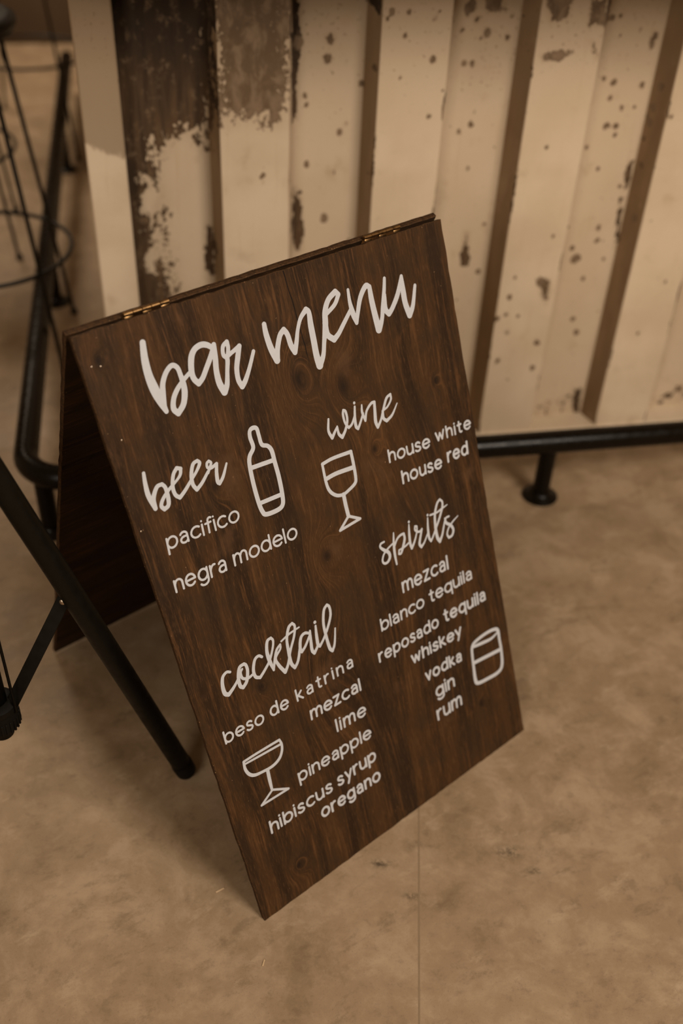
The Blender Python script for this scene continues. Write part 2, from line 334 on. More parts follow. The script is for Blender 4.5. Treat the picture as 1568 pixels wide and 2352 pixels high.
for k, poly in POLY.items():
    if k in 'MN': continue
    big = k in ('A', 'A2', 'B'); f = np.clip(.5 + sdist(poly, XX, ZZ) / (.09 if big else .018), 0, 1.6 if big else 1)
    if k not in ('A', 'B', 'B2', 'B3', 'strip', 'rise'): f *= .85
    if k in ('H', 'H2', 'K', 'L'): f = f * .45
    if k in ('A', 'A2'): f = f * (DV > .004)[None, :]
    if k == 'B': f = f * (DV < .004)[None, :]
    rust = np.maximum(rust, f)
    if k in ('B', 'C1', 'C2', 'D1', 'D2', 'D3', 'D4', 'E', 'F1'): pale = np.maximum(pale, np.clip(f * 2, 0, 1))
for k in 'MN': rust -= np.clip(.5 + sdist(POLY[k], XX, ZZ) / .03, 0, 1)
rng = random.Random(4)
for x, z, s in SPOTS + [(rng.uniform(-.77, .6), rng.uniform(.1, 1.03), rng.uniform(2.5, 4)) for _ in range(34)]:
    r = s * .00078; pale = np.maximum(pale, np.hypot(XX - x, ZZ - z) < r * 3); rust = np.maximum(rust, np.clip(1.08 - np.hypot(XX - x, (ZZ - z) * .85) / (r * 1.9), 0, .9))
e = np.exp(-((XX[..., None] - np.array([-.483 + .307 * k for k in range(9)] + [-.655, -.348, -.041, .266])) / .003) ** 2).max(-1)
nz = np.array([[mnoise.noise(V((float(x) * 9, 3, float(z) * 14))) for x in UP[::4]] for z in zs]); nz = np.repeat(nz, 4, 1)[:, :len(UP)]
rust = np.maximum(rust, e * np.clip(.15 + nz * 1.1, 0, .75))
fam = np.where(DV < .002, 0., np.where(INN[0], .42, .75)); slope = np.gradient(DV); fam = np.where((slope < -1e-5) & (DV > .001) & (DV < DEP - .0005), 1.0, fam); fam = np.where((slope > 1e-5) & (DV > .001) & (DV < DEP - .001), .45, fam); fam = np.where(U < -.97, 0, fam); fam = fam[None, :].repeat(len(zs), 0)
tanv = np.where(UP < -.965, 1., 0.)[None, :].repeat(len(zs), 0)
nu, nz_ = len(us), len(zs)
verts = [W(a, b, z) for z in zs for a, b in us]
faces = [(j * nu + i, j * nu + i + 1, (j + 1) * nu + i + 1, (j + 1) * nu + i) for j in range(nz_ - 1) for i in range(nu - 1)]
base = W(0, 0, 0)
rotz = math.atan2(E_.y, E_.x)
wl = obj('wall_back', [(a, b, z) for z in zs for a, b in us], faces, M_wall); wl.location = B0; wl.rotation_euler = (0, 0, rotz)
for nm, arr in (('rust', np.clip(rust, 0, 1.5)), ('pale', pale), ('tan', tanv), ('grime_shade', fam)):
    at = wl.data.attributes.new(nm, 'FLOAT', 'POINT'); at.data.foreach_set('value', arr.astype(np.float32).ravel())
tag(wl, 'corrugated steel bar front in worn beige paint with brown rust patches', kind='structure')
m = MB(); m.box((.6, .04, .016), (1, 0, 0), (0, 1, 0), (0, 0, 1), 1.65, .046, .016, .002); r_ = m.build('bottom_rail', M_wall, wl)
m = MB(); m.box((-1.03, 1.2, .58), (1, 0, 0), (0, 1, 0), (0, 0, 1), .012, 1.1, .57, .002); r_ = m.build('side_sheet', M_wall, wl)
m = MB(); m.box((.55, .27, 1.185), (1, 0, 0), (0, 1, 0), (0, 0, 1), 1.68, .57, .02, .003); r_ = m.build('bar_top', M_top, wl); tag(r_, 'dark bar top')
m = MB(); m.box(W(-1.0, 3.77, 1.5), E_, N_, (0, 0, 1), 5, .05, 1.5, .002); wf = m.build('far_shadow_sheet', M_far); tag(wf, 'dark brown sheet standing in for a shadow behind the stools', kind='structure')  # upright dark sheet in place of a shadow across the far floor
# saw-cut joint in the slab in front of the board
m = MB(); j0, j1 = V((.1565, 1.10, 0)), V((.135, .30, 0)); d = (j1 - j0).normalized()
m.box((j0 + j1) / 2 + V((0, 0, .00005)), d, V((-d.y, d.x, 0)), (0, 0, 1), (j1 - j0).length / 2, 0.0014, .0002, .0001); r_ = m.build('control_joint', M_seal, fl)

# ------------------------------------------------------------------ foot rail
rt = empty('foot_rail', W(-.088, -.227, 0)); off = rt.location
tag(rt, 'thick black pipe foot rail bending round the corner of the corrugated bar front', 'foot rail')
RB = .095; cx, cy = -1.238 + RB, -.227 + RB
path = [W(2.2, -.227, .155), W(0, -.227, .155)] + [W(cx - RB * math.sin(a), cy - RB * math.cos(a), .155) for a in [math.pi / 2 * k / 12 for k in range(13)]] + [W(-1.238, 1.2, .155), W(-1.238, 2.9, .155)]
m = MB(); m.tube(path, .0265, 28); m.build('rail_pipe', M_rail, rt, True, off)
for (pu, pv) in ((-.088, -.227), (-1.203, -.205), (-1.232, .87), (-1.232, 1.95), (1.0, -.227)):
    m = MB(); m.tube([W(pu, pv, .004), W(pu, pv, .14)], .0195, 24); po = m.build('rail_post', M_rail, rt, True, off); autosmooth(po)
    m = MB(); m.lathe(W(pu, pv, 0), [(.038, 0), (.0415, .002), (.0415, .005), (.036, .009), (.026, .012), (.0215, .018), (.0205, .022)], 40)
    f_ = m.build('floor_flange', M_rail, po, True, off); autosmooth(f_, 50)

# ------------------------------------------------------------------ menu board
BL = V((-.0914, .8037, 0)); EX = V((.74272, .66960, 0)); BK = V((-.66960, .74272, 0)); tl = .394733; TH = .009
UPV = V((0, 0, 1)) * math.cos(tl) + BK * math.sin(tl); NF = EX.cross(UPV)
bd = empty('menu_board', BL + BK * .34 + EX * .3); tag(bd, 'dark-stained plywood A-frame sign with white hand-lettered bar menu', 'sign')
inv = Matrix.Translation(-bd.location)
def frame(o, origin, x, y, z):
    o.matrix_local = inv @ Matrix(((x.x, y.x, z.x, origin.x), (x.y, y.y, z.y, origin.y), (x.z, y.z, z.z, origin.z), (0, 0, 0, 1)))
def panel(name, quad, mat):
    """plywood sheet with slightly rough-sawn edges"""
    rng = random.Random(len(name)); n = 60; pts = []
    for k in range(4):
        a, b = V(quad[k]), V(quad[(k + 1) % 4]); d = b - a; nn = V((d.y, -d.x)).normalized()
        for i in range(n):
            j = 0 if i == 0 else rng.gauss(0, .00035) + .0006 * mnoise.noise(V((k * 7, i * .25, 1)))
            pts.append(a + d * (i / n) + nn * j)
    N = len(pts); c = V((sum(p.x for p in pts) / N, sum(p.y for p in pts) / N)); vs = []
    for z, ins in ((-TH, .0012), (-TH + .0012, 0), (-.001, 0), (0, .0009)):
        for p in pts:
            d = (c - p); vs.append((p.x + math.copysign(min(ins, abs(d.x)), d.x), p.y + math.copysign(min(ins, abs(d.y)), d.y), z))
    fs = [tuple(range(N - 1, -1, -1)), tuple(range(3 * N, 4 * N))] + [(l * N + k, l * N + (k + 1) % N, (l + 1) * N + (k + 1) % N, (l + 1) * N + k) for l in range(3) for k in range(N)]
    o = obj(name, vs, fs, mat, bd); o.data.materials.append(M_edge)
    for i, p in enumerate(o.data.polygons): p.material_index = 0 if i < 2 else 1
    return o
fp = panel('front_panel', [(.0094, 0), (.5953, 0), (.6111, .9125), (-.0056, .9150)], M_wood); frame(fp, BL + V((0, 0, .0004)), EX, UPV, NF)
A0 = BL + UPV * .914 - NF * .0135 + BK * .0028 + V((0, 0, .0022))
fb = BL + BK * .68875; upb = (V((fb.x, fb.y, 0)) - V((A0.x, A0.y, 0)) - V((0, 0, A0.z))); LB = upb.length; upb = -upb.normalized(); NB = EX.cross(upb)
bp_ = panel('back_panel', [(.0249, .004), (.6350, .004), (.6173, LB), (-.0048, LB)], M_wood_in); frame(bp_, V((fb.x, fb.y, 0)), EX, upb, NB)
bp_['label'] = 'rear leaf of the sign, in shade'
FI = BL + UPV * .914 - NF * TH
for hu in (.105, .5017):
    hc = (FI + A0) / 2 + EX * hu + V((0, 0, .0045))
    h = bpy.data.objects.new('hinge', None); C.objects.link(h); h.parent = bd; h.location = hc - bd.location
    h['label'] = 'small brass hinge on the top edge'
    L = .066 if hu < .3 else .070
    for k in range(5):
        a = -L / 2 + L * k / 5 + .0003; b = -L / 2 + L * (k + 1) / 5 - .0003
        m = MB(); m.tube([EX * a, EX * (a + .0003), EX * (b - .0003), EX * b], [.0028, .0032, .0032, .0028], 18)
        fr = k % 2 == 0                                  # this knuckle belongs to the front leaf
        nn = -NF if fr else NB; dn = -UPV if fr else -upb
        c0 = ((FI if fr else A0) + EX * hu + nn * .0007 - hc)
        m.box(EX * ((a + b) / 2) + c0 - dn * .0015, EX, dn, nn, (b - a) / 2, .0030, .0005, .0002)
        kn = m.build('knuckle', M_brass, h); autosmooth(kn, 50)
    for fr in (True, False):
        nn = -NF if fr else NB; dn = -UPV if fr else -upb; c0 = (FI if fr else A0) + EX * hu + nn * .0007 - hc
        m = MB(); m.box(c0 + dn * .0085, EX, dn, nn, L / 2, .0075, .0005, .0002); m.build('leaf', M_brass, h)
# small nail heads near the top left corner
for (nu_, nv_) in ((.0085, .874), (.0200, .871), (.0175, .776), (.006, .655)):
    m = MB(); m.lathe((0, 0, -.0005), [(.0013, 0), (.0013, .0008), (.0008, .0011), (.0001, .0012)], 14); n_ = m.build('nail', M_screw, fp, True); n_.location = (nu_, nv_, 0)

TRACED = {
 'bar': [[(82.2,881.8,8.1),(78.5,860.7,10.1),(77.6,840.7,11.4),(79.9,821.6,13.3),(83.5,804.9,11.3),(87.3,789.8,6.6)],[(86.2,795.0,6.9),(89.4,811.8,8.0),(93.4,825.3,7.4),(102.2,837.1,6.8),(112.3,842.7,6.6),(119.0,837.6,6.6),(120.6,826.7,6.9),(121.1,814.6,8.2),(119.3,803.2,8.8),(113.2,790.2,8.2),(102.8,781.6,7.9),(98.2,789.3,7.9),(101.4,800.3,7.2),(108.8,809.7,6.9),(120.5,818.5,6.1),(135.9,826.9,5.5)],[(175.7,846.5,6.8),(168.8,852.4,7.7),(160.2,855.0,7.9),(149.9,852.3,7.9),(142.2,843.6,8.8),(137.3,827.2,8.5),(137.8,816.6,8.0),(142.7,808.6,7.7),(150.7,813.9,7.4),(158.9,823.3,7.4),(169.9,836.3,7.4),(178.8,849.3,5.6)],[(179.0,849.7,6.8),(176.2,832.9,8.1),(172.7,815.8,8.4),(172.4,799.1,9.4),(176.4,785.8,10.1),(183.0,794.0,7.6),(188.5,810.7,6.3),(193.2,826.0,6.9),(189.0,832.6,6.0),(191.4,843.2,5.9),(198.8,847.3,6.6),(198.6,839.5,6.0),(195.2,829.6,6.3),(204.1,832.5,5.7),(215.5,836.1,7.0)],[(215.7,836.5,7.0),(209.6,823.9,8.0),(203.3,809.0,7.7),(201.5,794.1,7.4),(204.8,784.0,8.1),(212.3,790.6,7.4),(222.8,804.3,6.1),(235.1,823.3,5.5)]],
 'menu': [[(261.6,852.6,7.1),(261.0,838.6,8.6),(263.2,818.3,9.7),(268.3,800.3,10.1)],[(268.3,800.3,9.4),(273.3,815.2,8.3),(281.9,830.7,8.0),(290.2,836.7,8.0),(294.3,828.6,8.0),(295.9,813.2,8.5),(299.8,802.0,8.2),(306.3,815.0,7.1),(312.6,829.7,6.0),(321.5,843.6,6.4),(333.6,852.5,8.2),(337.3,847.3,7.8),(335.7,829.5,9.7),(334.8,808.0,10.1),(333.8,786.3,10.5),(335.4,771.8,12.1)],[(335.4,771.8,11.0),(345.0,782.9,7.7),(351.9,801.2,7.3),(360.0,822.4,9.8),(364.7,841.1,9.1),(374.5,855.0,8.3),(389.0,862.4,8.4),(393.6,857.3,7.3),(383.7,845.8,6.6),(366.3,837.0,6.2)],[(360.3,825.7,9.1),(360.4,808.8,8.8),(369.5,798.9,8.9),(379.7,804.7,7.4),(391.3,814.9,7.0),(408.7,830.3,6.3)],[(411.8,858.8,4.8),(410.5,841.7,6.3),(411.9,824.3,9.0),(414.9,810.1,6.4),(420.8,823.5,7.1),(430.9,842.8,7.9),(444.0,855.4,8.3),(450.8,852.6,7.6),(449.9,834.1,9.5),(450.6,811.5,10.4),(452.2,789.2,11.6),(460.8,799.8,7.4),(468.1,818.6,7.7),(476.7,842.2,6.5),(481.1,856.9,5.4)],[(474.5,834.2,7.7),(471.9,814.1,8.5),(476.7,805.7,8.6),(485.3,812.0,7.8),(500.3,828.8,8.2),(513.3,851.5,5.9)],[(513.3,851.5,5.9),(511.5,829.3,9.8),(511.2,811.8,9.9),(515.1,792.9,10.4),(524.8,804.4,7.6),(536.0,831.8,5.6)]],
 'beer': [[(32.6,725.4,4.7),(30.5,710.9,6.0),(30.0,694.8,7.0),(34.1,675.4,6.1)],[(34.5,676.5,5.4),(35.6,689.2,6.4),(44.3,701.3,5.7),(52.5,702.4,5.1),(55.7,695.9,5.5),(55.4,681.1,6.1),(52.6,672.3,5.8),(46.0,669.6,5.8),(43.0,675.5,5.5),(48.1,683.3,5.1),(59.7,691.8,4.5),(71.5,697.8,3.6),(80.7,704.1,4.5),(84.0,711.8,5.2),(78.7,714.7,5.2),(71.4,707.7,5.2),(66.0,693.4,5.5),(66.4,681.9,5.5),(71.6,675.7,5.6),(81.8,682.0,5.2),(93.9,691.4,4.6),(104.7,699.6,4.3),(112.4,708.2,5.3),(110.2,713.1,4.6),(102.6,710.4,5.3),(96.3,697.9,5.6),(94.7,685.2,5.6),(98.3,676.2,5.6),(108.5,682.2,5.0),(121.2,693.1,4.3)],[(120.7,691.6,4.3),(125.9,698.0,4.0),(128.9,702.7,4.0),(126.2,706.3,4.0),(122.8,704.2,4.0),(122.0,698.7,4.0),(126.8,696.0,4.4),(136.6,698.6,4.7)],[(136.6,698.6,4.7),(133.0,686.9,5.4),(131.1,674.9,5.8),(133.2,671.0,5.1),(141.2,678.5,4.8),(151.1,693.3,3.1)]],
 'bottle': [[(209.8,722.2,5.9),(203.7,724.9,6.2),(198.3,722.1,5.9),(196.5,713.5,6.2),(197.2,698.8,6.3),(188.4,689.3,6.6),(184.7,676.9,6.6),(183.1,649.8,6.7),(183.5,623.3,6.8),(185.6,608.2,6.8),(190.7,601.4,6.8),(210.7,600.0,6.9),(220.4,604.5,6.9),(223.7,619.3,6.9),(225.2,645.4,6.9),(224.7,666.7,6.8),(224.4,684.2,6.8),(219.9,692.9,6.0),(211.5,698.1,6.0),(210.6,711.7,5.9),(209.8,722.2,5.9)],[(186.1,673.0,6.3),(223.4,670.4,6.4)],[(186.2,620.4,6.1),(222.5,618.9,6.2)]],
 'wine': [[(329.1,693.2,3.4),(324.7,676.9,4.5),(328.3,664.8,5.3),(336.2,672.7,4.2),(341.2,677.7,2.7)],[(341.2,677.7,3.0),(341.1,666.4,4.6),(346.0,659.4,5.4),(354.4,667.9,4.6),(361.1,680.0,4.2),(361.5,693.3,4.2),(358.0,696.9,3.8),(355.9,690.8,4.2),(356.2,678.1,3.8),(361.0,668.8,4.2),(368.0,672.1,3.9),(375.9,682.0,3.5)],[(379.4,694.8,3.5),(375.4,678.5,4.6),(374.2,666.2,5.4),(377.0,661.2,4.3),(384.3,669.9,3.9),(391.7,680.0,3.5)],[(392.4,692.8,2.7),(390.5,682.3,4.3),(393.1,668.2,3.9),(398.9,681.2,3.9),(409.8,689.2,4.3),(416.3,689.3,4.7),(413.6,674.2,5.5),(411.3,660.3,5.9),(413.1,650.7,4.8),(422.2,660.1,4.0),(430.6,673.8,4.4),(440.0,687.1,4.4),(448.7,690.5,4.0),(447.8,682.6,3.6),(439.0,674.5,3.2),(431.3,672.0,3.2)],[(428.2,670.9,4.4),(427.0,660.2,4.8),(432.0,654.2,5.2),(444.6,659.6,4.0),(458.0,673.2,2.0)],[(380.0,700.4,4.2),(380.0,700.2,4.2)]],
 'wine_glass': [[(301.3,634.3,5.3),(321.0,635.8,5.3),(355.0,633.4,5.8)],[(355.0,633.4,5.4),(354.9,616.4,5.5),(353.4,592.7,5.5),(349.6,584.8,5.5),(336.8,579.6,5.1),(324.7,577.0,5.1),(312.3,580.8,5.4),(303.0,591.4,5.4),(300.2,606.4,5.0),(300.9,634.4,4.2)],[(300.8,610.8,6.5),(321.0,612.0,6.5),(352.9,609.3,6.7)],[(325.3,576.8,6.6),(324.8,561.0,6.7),(325.1,541.8,6.7)],[(325.1,541.8,4.3),(344.8,529.3,4.4),(304.8,526.8,4.3),(325.1,541.8,4.3)]],
 'spirits': [[(378.8,475.5,3.2),(371.8,474.9,3.6),(369.8,470.1,3.9),(375.4,462.8,5.2),(382.8,455.7,5.6),(383.7,447.6,5.2),(377.9,441.5,4.4),(371.0,441.8,4.0),(368.4,447.8,3.6),(373.8,456.8,3.2),(384.6,462.5,3.2),(396.0,466.0,2.8)],[(400.1,481.4,2.4),(396.5,465.8,4.4),(394.0,447.7,4.8),(393.6,430.1,3.2)],[(395.5,458.6,3.2),(403.7,468.4,3.6),(411.7,472.1,4.0),(419.3,472.1,4.0),(419.0,463.6,4.5),(414.1,454.2,4.9),(406.7,443.9,4.1),(402.0,444.1,3.6),(403.6,450.2,2.8),(415.6,450.6,3.3),(426.4,453.6,2.9)],[(432.7,481.7,2.4),(429.8,466.6,4.5),(427.9,451.9,4.9),(429.0,442.1,4.5),(437.2,450.7,3.7),(445.4,463.7,2.9),(447.6,472.4,2.9),(443.9,474.0,3.3),(442.8,467.7,3.7),(449.7,461.8,3.7),(456.3,463.8,2.9)],[(456.3,463.8,3.7),(449.2,450.3,4.5),(445.9,442.0,5.0),(448.4,435.8,4.6),(456.6,441.2,3.3),(467.8,453.9,2.5)],[(472.2,476.4,2.5),(468.7,459.4,4.2),(467.3,444.3,4.6),(469.9,436.9,4.2),(475.3,441.8,3.4),(485.8,454.0,3.8),(496.6,467.0,4.2),(505.7,480.8,4.2),(507.9,489.6,3.8),(503.7,495.6,3.8),(496.2,490.5,4.2),(487.8,474.6,4.6),(484.3,454.6,5.5),(484.1,437.0,5.9),(487.6,428.3,5.5),(495.6,437.9,4.2),(504.1,454.0,3.4),(509.3,460.6,3.4),(515.9,460.8,3.4)],[(478.4,478.6,3.3),(492.9,477.3,3.3),(503.3,478.9,3.4),(516.9,481.0,1.7)],[(506.8,460.7,3.4),(508.0,452.3,4.7),(516.3,444.8,5.1),(519.8,435.3,4.7),(515.3,427.3,4.3),(507.8,426.2,4.3),(505.4,433.6,3.4),(511.5,442.9,3.0),(522.4,449.1,3.0),(534.8,453.8,1.7)],[(433.8,486.0,4.1),(433.8,485.8,4.1)],[(473.2,481.0,4.1),(473.1,480.8,4.1)]],
 'cocktail': [[(69.8,409.0,4.0),(64.3,411.6,4.3),(56.6,407.2,5.0),(52.8,395.0,5.8),(53.0,382.9,6.5),(58.0,378.2,6.2),(67.7,383.8,5.1),(77.0,391.2,4.0),(84.5,400.6,3.7)],[(93.7,409.5,4.8),(85.5,407.8,5.1),(79.9,395.4,5.5),(78.7,381.5,5.9),(82.7,376.4,5.5),(90.7,382.7,5.5),(96.2,396.2,5.2),(96.3,405.8,4.8),(93.7,409.5,4.8)],[(88.9,403.6,3.3),(84.6,399.6,4.8),(85.7,389.9,4.4),(94.7,385.8,4.4),(103.4,387.4,3.7)],[(124.2,404.9,4.1),(119.2,409.1,4.5),(111.8,406.3,4.8),(105.5,393.1,5.2),(105.8,381.6,5.2),(112.6,376.5,4.9),(123.0,383.6,4.5),(134.3,393.2,4.1),(143.9,407.7,3.8),(148.3,419.0,3.8),(145.9,425.1,4.1),(138.9,422.9,4.9),(134.1,408.9,5.6),(134.3,393.2,6.4),(137.0,376.0,3.8)],[(137.0,376.0,3.4),(143.0,390.6,4.2),(149.8,402.7,4.2),(157.7,407.9,3.8),(156.1,401.3,3.4),(144.8,391.6,4.2),(146.9,378.6,5.3),(154.2,363.2,5.8),(162.2,372.4,4.6),(172.0,391.0,4.2),(183.6,408.6,4.2),(188.8,422.6,4.2),(185.7,429.1,4.2),(178.1,425.1,5.0),(170.5,409.5,4.6),(168.3,390.9,5.4),(167.4,371.6,5.8),(171.6,361.3,5.1),(179.7,369.0,4.7),(189.0,388.0,4.7)],[(160.9,411.7,3.0),(177.1,415.9,3.4),(195.3,417.6,2.7)],[(210.0,400.0,3.9),(202.0,404.1,4.7),(193.9,400.4,5.0),(188.5,386.3,5.4),(189.6,378.7,4.7),(198.6,385.0,4.3),(210.9,398.5,3.9)],[(211.8,403.1,3.5),(208.8,385.7,5.1),(207.2,372.5,5.5),(209.9,366.0,5.2),(217.5,373.1,4.4),(220.5,379.6,4.0)],[(223.2,405.8,3.5),(220.9,391.4,5.1),(219.5,376.1,5.6),(222.0,371.6,4.8),(231.8,379.8,4.0),(243.7,393.8,4.4),(253.0,409.2,4.4),(254.4,422.4,4.4),(251.0,427.7,4.4),(243.7,421.8,4.7),(237.6,402.9,4.8),(236.7,381.3,5.2),(237.7,360.5,5.6),(241.4,353.3,4.9),(248.3,363.1,4.0),(255.5,385.4,2.8)],[(223.6,411.8,5.1),(223.6,411.6,5.1)]],
 'coupe': [[(50.3,268.0,4.0),(75.8,268.3,4.0),(114.6,267.5,4.1)],[(50.6,263.4,3.2),(73.8,262.0,3.6),(115.7,259.6,3.7)],[(50.3,268.0,4.0),(49.5,255.5,4.8),(53.2,244.6,5.2),(61.1,237.9,5.2),(74.7,235.3,4.5),(92.4,234.2,4.9),(106.2,238.8,4.9),(114.0,248.2,4.5),(116.6,258.7,4.1),(115.0,267.2,3.7)],[(83.1,233.4,5.7),(81.8,215.5,5.7),(81.1,197.8,4.1)],[(81.7,198.3,3.7),(107.7,183.7,3.8),(58.0,185.2,3.7),(81.7,198.3,3.7)]],
 'tumbler': [[(511.5,218.0,5.5),(520.6,224.2,6.0),(547.2,226.9,6.0),(567.5,224.6,6.1),(575.3,218.4,6.6),(575.4,200.2,5.7),(575.1,178.0,5.7),(570.6,151.1,6.7),(558.4,142.9,6.7),(533.3,144.1,6.6),(510.6,147.6,6.6),(505.2,156.2,7.0),(506.7,181.0,5.6),(508.5,202.1,5.5),(511.5,218.0,5.5)],[(512.8,217.8,5.5),(538.6,213.7,6.0),(557.5,211.7,5.2),(573.8,215.4,3.3)],[(510.1,188.4,6.5),(575.0,181.4,6.7)]],
}
WORDS = [('pacifico', 33.6, 614.8, 148.9, 609.0, 16.3, 3.3),
 ('negra', 26.7, 554.6, 109.9, 549.8, 17.4, 3.5),
 ('modelo', 121.0, 550.8, 231.9, 546.8, 16.7, 3.5),
 ('house', 420.2, 589.3, 506.9, 583.1, 15.3, 3.7),
 ('white', 518.8, 586.7, 597.7, 581.8, 14.6, 3.6),
 ('house', 437.2, 547.5, 523.0, 542.5, 15.7, 4.0),
 ('red', 534.6, 545.9, 581.9, 543.3, 16.1, 4.2),
 ('mezcal', 393.3, 377.9, 494.9, 374.7, 17.9, 4.1),
 ('blanco', 336.9, 337.0, 431.2, 336.3, 15.6, 3.7),
 ('tequila', 442.0, 336.7, 541.0, 335.6, 16.0, 3.8),
 ('reposado', 319.6, 289.5, 451.7, 288.8, 15.4, 3.9),
 ('tequila', 463.6, 289.1, 562.2, 284.6, 16.4, 4.4),
 ('whiskey', 381.3, 253.1, 495.8, 249.6, 15.5, 4.3),
 ('vodka', 401.3, 208.9, 485.1, 205.8, 15.5, 4.4),
 ('gin', 415.2, 169.5, 459.4, 169.3, 17.5, 4.5),
 ('rum', 408.3, 128.7, 466.6, 128.5, 18.6, 4.5),
 ('beso', 31.4, 308.7, 100.7, 306.4, 15.2, 3.5),
 ('de', 111.6, 307.4, 146.2, 306.2, 15.6, 3.7),
 ('katrina', 160.3, 307.3, 271.8, 308.9, 14.6, 3.5),
 ('mezcal', 175.1, 265.6, 275.4, 263.6, 15.8, 4.0),
 ('lime', 213.7, 221.5, 274.4, 218.7, 16.3, 4.0),
 ('pineapple', 128.0, 181.1, 274.0, 176.8, 15.7, 3.8),
 ('hibiscus', 59.8, 130.4, 181.0, 132.1, 16.2, 4.0),
 ('syrup', 191.2, 132.3, 272.1, 134.6, 16.3, 4.2),
 ('oregano', 149.1, 98.6, 271.9, 95.7, 16.4, 4.4)]

def cat(pts, n=6):
    """Catmull-Rom through (x,y,w); turns sharper than 65 degrees stay corners"""
    P = [np.array(p, float) for p in pts]
    if len(P) < 3: return [P]
    cuts = [0]
    closed = np.hypot(*(P[0] - P[-1])[:2]) < .5
    for i in range(1, len(P) - 1):
        a = P[i][:2] - P[i - 1][:2]; b = P[i + 1][:2] - P[i][:2]
        if a @ b / (np.hypot(*a) * np.hypot(*b) + 1e-9) < .35: cuts.append(i)
    cuts.append(len(P) - 1); runs = []
    for s, e_ in zip(cuts, cuts[1:]):
        Q = P[s:e_ + 1]
        smooth_close = closed and len(cuts) == 2 and len(Q) > 6
        pre = Q[-2] if smooth_close else 2 * Q[0] - Q[1]; post = Q[1] if smooth_close else 2 * Q[-1] - Q[-2]
        if len(Q) == 2: runs.append(Q); continue
        R = [pre] + Q + [post]; out = []
        for i in range(1, len(R) - 2):
            for k in range(n):
                t = k / n; p0, p1, p2, p3 = R[i - 1:i + 3]
                out.append(.5 * (2 * p1 + (p2 - p0) * t + (2 * p0 - 5 * p1 + 4 * p2 - p3) * t * t + (3 * p1 - p0 - 3 * p2 + p3) * t ** 3))
        out.append(R[-2]); runs.append(out)
    return runs
def ink(name, strokes, spline=True, step=.42):
    """brush strokes (mm) merged into one flat outline: capsule distance field, then marching squares"""
    runs = [r for s_ in strokes for r in (cat(s_) if spline else [[np.array(p, float) for p in s_]])]
    allp = np.array([p for r in runs for p in r]); pad = allp[:, 2].max() / 2 + 1
    x0, y0 = allp[:, 0].min() - pad, allp[:, 1].min() - pad; nx = int((allp[:, 0].max() + pad - x0) / step) + 2; ny = int((allp[:, 1].max() + pad - y0) / step) + 2
    D = np.full((ny, nx), 5.0)
    for r in runs:
        if len(r) == 1: r = [r[0], r[0] + 1e-3]
        for p, q in zip(r, r[1:]):
            h = max(p[2], q[2]) / 2 + 1
            i0 = max(0, int((min(p[0], q[0]) - h - x0) / step)); i1 = min(nx, int((max(p[0], q[0]) + h - x0) / step) + 2)
            j0_ = max(0, int((min(p[1], q[1]) - h - y0) / step)); j1_ = min(ny, int((max(p[1], q[1]) + h - y0) / step) + 2)
            X_, Y_ = np.meshgrid(x0 + np.arange(i0, i1) * step, y0 + np.arange(j0_, j1_) * step)
            dx, dy = q[0] - p[0], q[1] - p[1]; t = np.clip(((X_ - p[0]) * dx + (Y_ - p[1]) * dy) / (dx * dx + dy * dy + 1e-9), 0, 1)
            d = np.hypot(X_ - p[0] - t * dx, Y_ - p[1] - t * dy) - (p[2] + (q[2] - p[2]) * t) / 2
            D[j0_:j1_, i0:i1] = np.minimum(D[j0_:j1_, i0:i1], d)
    ins = D < 0; full = ins[:-1, :-1] & ins[1:, :-1] & ins[:-1, 1:] & ins[1:, 1:]; some = ins[:-1, :-1] | ins[1:, :-1] | ins[:-1, 1:] | ins[1:, 1:]
    vs, fs = [], []; z = .00015
    def P_(i, j): return ((x0 + i * step) / 1000, (y0 + j * step) / 1000, z)
    for j in range(ny - 1):
        i = 0; row = full[j]
        while i < nx - 1:
            if row[i]:
                k = i
                while k < nx - 1 and row[k]: k += 1
                b = len(vs); vs += [P_(i, j), P_(k, j), P_(k, j + 1), P_(i, j + 1)]; fs.append((b, b + 1, b + 2, b + 3)); i = k
            else: i += 1
    js, is_ = np.nonzero(some & ~full)
    for j, i in zip(js.tolist(), is_.tolist()):
        cs = [(i, j, D[j, i]), (i + 1, j, D[j, i + 1]), (i + 1, j + 1, D[j + 1, i + 1]), (i, j + 1, D[j + 1, i])]; poly = []
        for k in range(4):
            a, b = cs[k], cs[(k + 1) % 4]
            if a[2] < 0: poly.append(P_(a[0], a[1]))
            if (a[2] < 0) != (b[2] < 0):
                t = a[2] / (a[2] - b[2]); poly.append(P_(a[0] + (b[0] - a[0]) * t, a[1] + (b[1] - a[1]) * t))
        if len(poly) > 2: b = len(vs); vs += poly; fs.append(tuple(range(b, b + len(poly))))
    return obj(name, vs, fs, M_paint, fp)
NAMES = {'bar': 'title_lettering', 'menu': 'title_lettering', 'beer': 'heading_lettering', 'wine': 'heading_lettering', 'spirits': 'heading_lettering', 'cocktail': 'heading_lettering',
         'bottle': 'bottle_drawing', 'wine_glass': 'wine_glass_drawing', 'coupe': 'cocktail_glass_drawing', 'tumbler': 'tumbler_drawing'}
LBL = {'bar': 'white script word bar', 'menu': 'white script word menu', 'beer': 'white script heading beer', 'wine': 'white script heading wine', 'spirits': 'white script heading spirits', 'cocktail': 'white script heading cocktail',
       'bottle': 'white outline drawing of a bottle', 'wine_glass': 'white outline drawing of a wine glass', 'coupe': 'white outline drawing of a coupe glass', 'tumbler': 'white outline drawing of a short tumbler'}
for k, s in TRACED.items():
    o = ink(NAMES[k], s); o['label'] = LBL[k]
